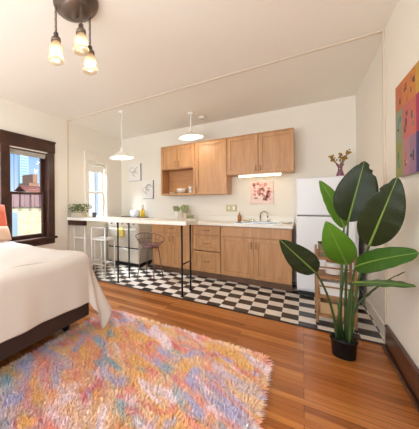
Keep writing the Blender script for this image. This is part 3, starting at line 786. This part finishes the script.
cxm, cym = (cxa+cxb)/2, (cya+cyb)/2
def topz(x, y):
    return zt+.008*math.sin(5.2*x+2*y)+.006*math.sin(9*y-3*x)+.004*math.sin(17*x+11*y)
prof = []
for k in range(2): prof.append(('in', inset[k]))
for k in range(5): prof.append(('ed', k/4))
for k in range(1, 11): prof.append(('sk', k/10))
for kind, q in prof:
    ring = []
    for i, (x, y, nx_, ny_, c) in enumerate(pp):
        if kind == 'in':
            q2 = min(q, rc-er-.002) if c else q
            q2 = q*.22 if True else q
            X = x-nx_*(er+q2); Y = y-ny_*(er+q2)
            z = topz(X, Y)
            ring.append(m.bm.verts.new((X, Y, z)))
        elif kind == 'ed':
            a_ = q*math.pi/2
            X = x-nx_*er*(1-math.sin(a_)); Y = y-ny_*er*(1-math.sin(a_))
            z = topz(x, y)-er*(1-math.cos(a_)); ring.append(m.bm.verts.new((X, Y, z)))
        else:
            zh = hem(i); z = (topz(x, y)-er)*(1-q)+zh*q
            s_ = i*.55
            fold = .014*q*math.sin(i*.62)+.008*q*math.sin(i*1.37+1)
            fl = (.09 if c == 1 else .035)*q+fold
            if c == 2: fl = q**1.25*ipl(math.atan2(ny_, nx_)/math.pi*2, ((0, .02), (.36, .11), (.58, .22), (.78, .16), (1, .1)))
            elif ny_ > .5: fl = .045*q+fold+.05*q*max(0, 1-(cxb-x)/.3)
            elif nx_ > .5: fl = .02*q+fold*.7
            ring.append(m.bm.verts.new((x+nx_*fl, y+ny_*fl, z)))
    rings.append(ring)
for a_, b_ in zip(rings[:-1], rings[1:]):
    for i in range(N-1):
        f = m.bm.faces.new((a_[i], a_[i+1], b_[i+1], b_[i])); f.smooth = True
# the flat top: strips across the bed between the two long sides
r_ = rings[0]; KK = 22; prevrow = None
for i in range(N//2):
    A_, B_ = r_[i].co.copy(), r_[N-1-i].co.copy()
    if prevrow and abs(A_.x-prevrow[0].co.x) < 2e-4: continue
    row = []
    for k in range(KK+1):
        q = k/KK; p_ = A_*(1-q)+B_*q; p_.z = topz(p_.x, p_.y)+.016*math.sin(9*p_.y+4*p_.x+1.2*math.sin(3*p_.x))*math.sin(2.2*p_.x+1)*min(1, 4*q, 4*(1-q))
        row.append(m.bm.verts.new(p_))
    if prevrow:
        for k in range(KK):
            f = m.bm.faces.new((prevrow[k], row[k], row[k+1], prevrow[k+1])); f.smooth = True
    prevrow = row
bmesh.ops.remove_doubles(m.bm, verts=m.bm.verts, dist=.0005)
cf = m.build('comforter', 'linen', solid=.008, subsurf=1)
tag(cf, 'rumpled white comforter draped over the foot and sides of the bed', 'comforter')
# pillows
MT['coral'] = mat('coral_velvet', (232, 120, 92), .8, bump=.1, bscale=90)
MT['blush'] = mat('blush_linen', (222, 186, 160), .9, bump=.1, bscale=90)
def pillow(c, w, h, t, tilt, name, m, label):
    mb = MB(); Rm = Matrix.Rotation(tilt, 3, 'Y')
    def fn(side):
        def g(u, v):
            a_, b_ = u*2-1, v*2-1
            th = t*((1-abs(a_)**3.2)*(1-abs(b_)**3.2))**.55
            k = 1-.07*(1-abs(a_))*abs(b_) ; k2 = 1-.07*(1-abs(b_))*abs(a_)
            return Vector(c)+Rm @ Vector((side*th, a_*w/2*k, b_*h/2*k2))
        return g
    mb.grid(fn(1), 14, 14); mb.grid(fn(-1), 14, 14)
    bmesh.ops.remove_doubles(mb.bm, verts=mb.bm.verts, dist=.001)
    return tag(mb.build(name, m, subsurf=1), label, 'pillow')
pillow((-3.17, 1.60, 1.015), .52, .46, .07, -.22, 'throw_pillow', 'coral', 'coral throw pillow leaning at the head of the bed')
pillow((-2.97, 1.48, .87), .62, .2, .075, -.5, 'bed_pillow', 'blush', 'low blush pillow lying in front of the coral pillow')

# ------------------------------------------------------------------ rug
MT['pile'] = rug_mat()
MT['backing'] = mat('rug_backing', (226, 206, 190), .95)
rg = thing('shag_rug', 'pastel tie-dye shag rug on the wood floor in front of the bed', 'rug', (-1.2, 1.4, 0))
rx0, rx1, ry0, ry1 = -1.765, -.215, .35, 2.285
MB().box(rx0+.02, rx1-.02, ry0+.02, ry1-.02, .001, .012).build('rug_backing', 'backing', rg)
rr = random.Random(11)
verts, faces = [], []
def rnd_in():
    return rr.uniform(rx0, rx1), rr.uniform(ry0, ry1)
NB = 110000
off = OFF[rg.name]
for k in range(NB):
    x, y = rnd_in()
    ex, ey = max(0, rx0+.07-x, x-rx1+.07), max(0, ry0+.07-y, y-ry1+.07)
    if ex and ey and ex*ex+ey*ey > .0049: continue
    a_ = rr.gauss(.9, 1.3)+1.2*math.sin(3*x+1.7*y); lean = rr.uniform(.008, .024); hh = rr.uniform(.028, .044); w_ = rr.uniform(.0018, .0034)
    if min(x-rx0, rx1-x, y-ry0, ry1-y) < .03:   # edge yarns fall outward
        ox = (1 if rx1-x < .03 else -1 if x-rx0 < .03 else 0); oy = (1 if ry1-y < .03 else -1 if y-ry0 < .03 else 0)
        a_ = math.atan2(oy, ox)+rr.gauss(0, .5); lean = rr.uniform(.02, .05); hh = rr.uniform(.02, .04)
    dx, dy = math.cos(a_)*lean, math.sin(a_)*lean
    px, py = -math.sin(a_)*w_, math.cos(a_)*w_
    if rr.random() < .5: px, py = math.cos(a_)*w_, math.sin(a_)*w_
    b0 = len(verts)
    verts += [(x-px-off.x, y-py-off.y, .010), (x+px-off.x, y+py-off.y, .010), (x+dx*.45+px*1.1-off.x, y+dy*.45+py*1.1-off.y, hh*.72), (x+dx*.45-px*1.1-off.x, y+dy*.45-py*1.1-off.y, hh*.72), (x+dx+px*.4-off.x, y+dy+py*.4-off.y, hh), (x+dx-px*.4-off.x, y+dy-py*.4-off.y, hh)]
    faces += [(b0, b0+1, b0+2, b0+3), (b0+3, b0+2, b0+4, b0+5)]
me = bpy.data.meshes.new('pile'); me.from_pydata(verts, [], faces); me.materials.append(MT['pile'])
o = bpy.data.objects.new('pile', me); COL.objects.link(o); o.parent = rg; o['kind'] = 'stuff'

# ------------------------------------------------------------------ painting on the right wall
pc = {}
for nm, c_ in dict(or1=(206, 118, 74), or2=(216, 128, 66), or3=(214, 136, 60), ye=(216, 168, 60), gr=(146, 160, 130), pk=(202, 112, 108), sa=(214, 110, 96), mg=(176, 34, 86), ol=(150, 156, 84), mv=(186, 132, 140), lv=(160, 120, 150), nv=(54, 42, 110), edge=(200, 190, 176), ink=(92, 60, 66), cream=(226, 206, 180), teal=(96, 140, 140)).items():
    MT['p_'+nm] = mat('paint_'+nm, tuple(int(v*.9) for v in c_), .6, bump=.05, bscale=200); pc[nm] = 'p_'+nm
t = thing('patchwork_painting', 'large patchwork colour-block painting on the right wall', 'painting', (XR-.02, 2.45, 1.42))
MB().box(XR-.035, XR-.001, 1.96, 2.815*.934, 1.236+.179*.934, 1.236+.854*.934, .003).build('canvas', 'p_edge', t)
yc = [v*.934 for v in (2.815, 2.655, 2.505, 2.385, 2.24, 2.1)]; zc = [1.236+(v-1.236)*.934 for v in (2.09, 1.90, 1.665, 1.415)]
tab = [['or1', 'or2', 'or3', 'ye', 'or2'], ['gr', 'pk', 'sa', 'mg', 'gr'], ['ol', 'mv', 'lv', 'nv', 'pk']]
names_ = list(pc); m = MB(); rr = random.Random(5)
for r_i in range(3):
    for c_i in range(5):
        m.mi = names_.index(tab[r_i][c_i]); ya, yb, za, zb = yc[c_i+1], yc[c_i], zc[r_i+1], zc[r_i]
        m.box(XR-.0375, XR-.035, ya, yb, za, zb)
        ym, zm = (ya+yb)/2, (za+zb)/2
        for q in range(4 if tab[r_i][c_i] not in ('mg', 'nv') else 0):
            m.mi = names_.index(rr.choice(['ink', 'cream', 'teal', 'or1', 'ink'] if r_i else ['or1', 'ink', 'or1']))
            w_, h_ = rr.uniform(.012, .03), rr.uniform(.015, .05); y_ = ym+rr.uniform(-.03, .03); z_ = zm+rr.uniform(-.06, .05)
            m.box(XR-.0385, XR-.0375, y_-w_/2, y_+w_/2, z_-h_/2, z_+h_/2)
m.build('colour_patches', [pc[k] for k in names_], t)

# ------------------------------------------------------------------ shelf cart behind the plant
MT['bamboo'] = wood('bamboo', (142, 100, 62), (168, 124, 80), (6, 6, 1), 4, .45)
t = thing('bamboo_shelf', 'slim bamboo shelf with slatted tiers behind the big potted plant', 'shelf', (.26, 3.43, 0))
hx0, hx1, hy0, hy1, hz = .115, .40, 3.26, 3.58, .76
for x in (hx0, hx1):
    for y in (hy0, hy1):
        MB().box(x-.011, x+.011, y-.011, y+.011, .02, hz, .003).build('post', 'bamboo', t)
        MB().box(x-.013, x+.013, y-.013, y+.013, 0, .022).build('foot_cap', 'blackp', t)
for z in (.1, .29, .48, .67):
    m = MB().box(hx0, hx1, hy0-.008, hy0+.008, z-.015, z+.012, .002).box(hx0, hx1, hy1-.008, hy1+.008, z-.015, z+.012, .002)
    for k in range(5): y = hy0+.03+k*.057; m.box(hx0-.003, hx1+.003, y, y+.034, z+.002, z+.012)
    m.build('slatted_tier', 'bamboo', t)
for z in (.39, .58, .74):
    MB().box(hx0, hx1, hy0-.006, hy0+.006, z-.007, z+.007).build('guard_rail', 'bamboo', t)
MT['greyf'] = mat('olive_grey_felt', (128, 120, 98), .9)
MT['binw'] = mat('white_bin_plastic', (232, 228, 222), .5)
MT['cardb'] = mat('tan_card', (196, 160, 116), .8)
def bin_(x0, x1, y0, y1, z0, z1, label, m, name='storage_bin'):
    t = thing(name, label, 'bin', ((x0+x1)/2, (y0+y1)/2, z0))
    w_ = .006
    MB().box(x0, x1, y0, y0+w_, z0, z1).box(x0, x1, y1-w_, y1, z0, z1).box(x0, x0+w_, y0+w_, y1-w_, z0, z1).box(x1-w_, x1, y0+w_, y1-w_, z0, z1).box(x0+w_, x1-w_, y0+w_, y1-w_, z0, z0+w_).build('bin_body', m, t)
    MB().box(x0-.003, x1+.003, y0-.004, y0+w_, z1-.015, z1+.002).box(x0-.003, x1+.003, y1-w_, y1+.004, z1-.015, z1+.002).box(x0-.004, x0+w_, y0, y1, z1-.015, z1+.002).box(x1-w_, x1+.004, y0, y1, z1-.015, z1+.002).build('rim', m, t)
bin_(.135, .385, 3.285, 3.555, .683, .80, 'olive-grey felt bin on the top tier of the bamboo shelf', 'greyf')
bin_(.14, .38, 3.285, 3.555, .303, .43, 'white plastic bin on the second tier up of the bamboo shelf', 'binw')
bin_(.14, .38, 3.285, 3.555, .113, .22, 'tan card bin on the lowest tier of the bamboo shelf', 'cardb')
t = thing('storage_jar', 'white storage jar on the third tier of the bamboo shelf', 'jar', (.25, 3.42, .493))
MB().lathe([(.06, .493), (.065, .5), (.065, .6), (.055, .615)], (.25, 3.42, 0), 20).build('jar_body', 'ceramic', t)
MB().lathe([(.058, .615), (.058, .635), (.02, .64), (0, .64)], (.25, 3.42, 0), 20).build('lid', 'bamboo', t)

# ------------------------------------------------------------------ big plant
MT['leafd'] = leaf_mat('deep_green_leaf', (28, 38, 17), (46, 58, 28))
MT['leafg'] = leaf_mat('fresh_green_leaf', (76, 120, 26), (98, 142, 40))
MT['leafm'] = leaf_mat('mid_green_leaf', (46, 84, 22), (64, 102, 32))
MT['ribd'] = mat('pale_midrib', (120, 150, 64), .5)
MT['stem'] = mat('plant_stem', (62, 84, 40), .5, var=.25, vscale=15)
MT['potb'] = mat('black_nursery_pot', (12, 12, 13), .5, spec=.3)
MT['soil'] = mat('soil', (46, 34, 26), .95, bump=.4, bscale=80)
PX, PY = .258, 2.705
pl = thing('bird_of_paradise_plant', 'tall plant with huge paddle leaves in a black pot by the right wall', 'plant', (PX, PY, 0))
MB().lathe([(.07, 0), (.073, .006), (.08, .127), (.086, .13), (.086, .145), (.08, .145), (.078, .12), (0, .12)], (PX, PY, 0), 32).build('pot', 'potb', pl)
MB().lathe([(.077, .118), (.04, .126), (0, .128)], (PX, PY, 0), 24, cap=False).build('soil', 'soil', pl)
CAM = Vector((0, 0, CAMH))
def leaf(base, tip, width, m, root, ctrl=None, roll=0, bend=.03, fold=.12, notch=(), rib='ribd', shape=.62, face=None):
    base, tip = Vector(base), Vector(tip); ax = tip-base; L = ax.length
    nrm = (face if face is not None else (CAM-(base+tip)/2)).normalized()
    t0 = ax.normalized(); nrm = (nrm-t0*nrm.dot(t0)).normalized()
    nrm = Matrix.Rotation(roll, 3, t0) @ nrm
    side = t0.cross(nrm)
    def centre(u): return base+ax*u+nrm*(bend*4*u*(1-u))
    def fn(u, v):
        s = v*2-1
        w_ = width/2*(max(0, math.sin(math.pi*min(1, max(0, u))**(.85)))**shape)
        w_ *= 1-.10*(u-.35)
        for (un, sn, dep, wd) in notch:
            if s*sn > 0: w_ *= 1-dep*max(0, 1-abs(u-un)/wd)*abs(s)
        rip = .0025*math.sin(u*31+s*2)*abs(s)
        return centre(u)+side*(s*w_)+nrm*(fold*abs(s)*w_+rip-.25*w_*s*s*.3)
    mb = MB().grid(fn, 36, 14, uv=True)
    o = mb.build('leaf', m, pl, solid=.0015)
    MB().tube([centre(u/14)+nrm*.002 for u in range(0, 15)], [.0075*(1-u/14*.8) for u in range(15)], 8).build('midrib', rib, o)
    # stalk from the pot to the leaf
    r0_ = Vector(root); c_ = Vector(ctrl) if ctrl is not None else Vector((r0_.x*.7+base.x*.3, r0_.y*.7+base.y*.3, r0_.z*.35+base.z*.65))
    pts = []
    for k in range(13):
        q = k/12; pts.append(r0_*(1-q)**2+c_*(2*q*(1-q))+base*q*q)
    pts.append(base+ax*.04)
    MB().tube(pts, [.0105-.0045*k/13 for k in range(14)], 9).build('stalk', 'stem', pl)
    return o
def rootp(a_, r=.042): return (PX+r*math.cos(a_), PY+r*math.sin(a_), .12)
leaf(P(348, 222, 2.02), P(364.5, 161, 1.92), 32/FPX*1.98, 'leafd', rootp(1.2), notch=((.9, 1, .4, .04), (.82, 1, .3, .03), (.95, -1, .3, .04)), shape=.66)
leaf(P(369, 246, 1.74), P(397.5, 177, 1.52), 31/FPX*1.64, 'leafd', rootp(-.2), notch=((.93, -1, .35, .04), (.8, -1, .25, .03)), shape=.66)
leaf(P(344, 228, 2.25), P(319.5, 180.5, 2.3), 16/FPX*2.25, 'leafg', rootp(2.0), roll=.5)
leaf(P(347, 265, 1.97), P(326, 221, 1.88), 25/FPX*1.93, 'leafg', rootp(2.6), shape=.75)
leaf(P(316, 273, 1.86), P(279.5, 239.5, 1.78), 24/FPX*1.82, 'leafd', rootp(3.3), ctrl=P(334, 300, 1.95), shape=.7)
leaf(P(355.5, 267, 1.87), P(419, 253, 1.47), 24/FPX*1.62, 'leafm', rootp(.4), ctrl=P(347, 300, 1.98), face=Vector((-.75, -.75, .35)), shape=.42)
leaf(P(353, 283, 1.9), P(416, 287, 1.45), .13, 'leafm', rootp(-.7), ctrl=P(352, 300, 1.95), face=Vector((-.22, -.3, 1)), bend=.012, fold=.06, shape=.6)
leaf(P(368, 295, 1.95), P(405, 272, 1.64), .06, 'leafm', rootp(.0), ctrl=P(350, 305, 1.99), face=Vector((-.3, -.35, 1)), rib='stem', bend=.01)
for a_, x_, y_ in ((1.6, 337, 300), (2.9, 341, 285), (.8, 349, 290)):   # bare young shoots
    q = P(x_, y_, 2.0); r0_ = Vector(rootp(a_, .03))
    MB().tube([r0_, r0_*.5+q*.5+Vector((0, 0, .02)), q], [.012, .009, .003], 8).build('shoot', 'stem', pl)

# ------------------------------------------------------------------ pendants
MT['bulb'] = mat('lit_bulb', (255, 244, 220), .4, emit=6, ecol=(1, .86, .62, 1))
def pendant(x, y, zt_, zb_, r, label, cord):
    t = thing('pendant_lamp', label, 'lamp', (x, y, zb_), 'white enamel pendants')
    MB().lathe([(.05, H), (.05, H-.012), (.015, H-.03), (0, H-.031)], (x, y, 0), 20).build('ceiling_rose', 'metalw', t)
    MB().tube([(x, y, H-.02), (x, y, zt_)], cord, 8).build('stem', 'metalw', t)
    hgt = zt_-zb_
    m = MB().lathe([(.02, zt_+.03), (.028, zt_+.02), (.03, zt_-.2*hgt), (.06, zt_-.3*hgt), (r*.62, zt_-.62*hgt), (r*.95, zt_-.86*hgt), (r, zb_+.005), (r, zb_), (r*.94, zb_+.006), (r*.6, zt_-.66*hgt), (.055, zt_-.36*hgt), (0, zt_-.33*hgt)], (x, y, 0), 36)
    m.build('shade', 'shade', t)
    MB().ball((x, y, zb_+.045), .038, sub=2).build('bulb', 'bulb', t)
    l = bpy.data.lights.new('pendant_glow', 'POINT'); l.energy = 5; l.color = (1, .86, .68); l.shadow_soft_size = .05
    lo = bpy.data.objects.new('pendant_glow', l); COL.objects.link(lo); lo.parent = t; lo.location = (0, 0, -.015)
    return t
pendant(-2.33, 3.33, 2.10, 1.955, .2, 'white cone pendant lamp hanging low over the bar near the kitchen window', .006)
pendant(-1.46, 4.05, 2.41, 2.29, .2, 'white pendant lamp hanging high in front of the open cabinet nook', .012)
t = thing('smoke_detector', 'round white smoke detector on the kitchen ceiling behind the pendant', 'smoke detector', (-1.37, 4.36, H-.03))
MB().lathe([(.06, H), (.06, H-.02), (.045, H-.034), (0, H-.035)], (-1.37, 4.36, 0), 24).build('housing', 'trimw', t)
MB().lathe([(.02, H-.034), (.018, H-.04), (0, H-.04)], (-1.37, 4.36, 0), 16).build('sensor_button', 'gasket', t)

# ------------------------------------------------------------------ chandelier
HX, HY = -1.33, 1.33
ch = thing('ceiling_chandelier', 'aged bronze ceiling fixture with three frosted glass shades on chains', 'chandelier', (HX, HY, H))
MB().lathe([(.158, H), (.165, H-.01), (.16, H-.022), (.148, H-.03), (.142, H-.04), (.118, H-.046), (.112, H-.056), (.09, H-.074), (.055, H-.086), (.02, H-.09), (.014, H-.1), (0, H-.102)], (HX, HY, 0), 40).build('canopy', 'bronze', ch)
def frosted():
    m = bpy.data.materials.new('frosted_glass'); m.use_nodes = True
    n = m.node_tree; n.nodes.clear()
    o = n.nodes.new('ShaderNodeOutputMaterial'); t = n.nodes.new('ShaderNodeBsdfTransparent'); g = n.nodes.new('ShaderNodeBsdfGlossy'); tl = n.nodes.new('ShaderNodeBsdfTranslucent')
    t.inputs[0].default_value = (1, .95, .86, 1); tl.inputs[0].default_value = (.95, .86, .72, 1); g.inputs['Roughness'].default_value = .25
    a = n.nodes.new('ShaderNodeMixShader'); a.inputs[0].default_value = .45; b = n.nodes.new('ShaderNodeMixShader'); b.inputs[0].default_value = .12
    n.links.new(tl.outputs[0], a.inputs[1]); n.links.new(t.outputs[0], a.inputs[2])
    n.links.new(a.outputs[0], b.inputs[1]); n.links.new(g.outputs[0], b.inputs[2]); n.links.new(b.outputs[0], o.inputs[0])
    return m
MT['frost'] = frosted()
MT['bulbc'] = mat('lit_filament_bulb', (255, 240, 214), .4, emit=1.6, ecol=(1, .84, .58, 1))
def shade(px_, py_, zt_, hgt):
    # chain of links from the canopy
    z = H-.035; k = 0; m = MB()
    while z > zt_+.05:
        ring = []
        for q in range(10):
            a_ = q*2*math.pi/10; u_, v_ = .0085*math.cos(a_), .018*math.sin(a_)
            ring.append((px_+(u_ if k % 2 else 0), py_+(0 if k % 2 else u_), z+v_-.012))
        m.tube(ring, .0028, 5, closed=True); z -= .026; k += 1
    m.tube([(px_+.004, py_, H-.03), (px_+.004, py_, zt_+.04)], .0022, 5)
    m.build('chain', 'bronze', ch)
    o = MB().lathe([(.012, zt_+.06), (.018, zt_+.055), (.018, zt_+.03), (.034, zt_+.015), (.036, zt_-.005), (.03, zt_-.008)], (px_, py_, 0), 20).build('socket_holder', 'bronze', ch)
    s = MB().lathe([(.026, zt_), (.03, zt_-.02), (.045, zt_-.05), (.047, zt_-.07), (.04, zt_-.09), (.05, zt_-.12), (.056, zt_-hgt+.02), (.052, zt_-hgt), (.05, zt_-hgt+.02), (.037, zt_-.09), (.043, zt_-.07), (.041, zt_-.05), (.026, zt_-.02), (.023, zt_)], (px_, py_, 0), 40, flute=.03, nfl=10, cap=False).build('glass_shade', 'frost', ch)
    MB().ball((px_, py_, zt_-.07), .022, sz=1.5, sub=2).build('bulb', 'bulbc', s)
    l = bpy.data.lights.new('shade_glow', 'POINT'); l.energy = .8; l.color = (1, .8, .55); l.shadow_soft_size = .01
    lo = bpy.data.objects.new('shade_glow', l); COL.objects.link(lo); lo.parent = ch; lo.location = (px_-HX, py_-HY, zt_-.105-H)
for (x_, y0_, y1_, d_) in ((56, 41, 62, 1.825), (81, 33, 52, 1.765), (90, 54, 72, 1.93)):
    a_ = P(x_, y0_, d_); b_ = P(x_, y1_, d_)
    shade(a_.x, a_.y, a_.z, a_.z-b_.z)
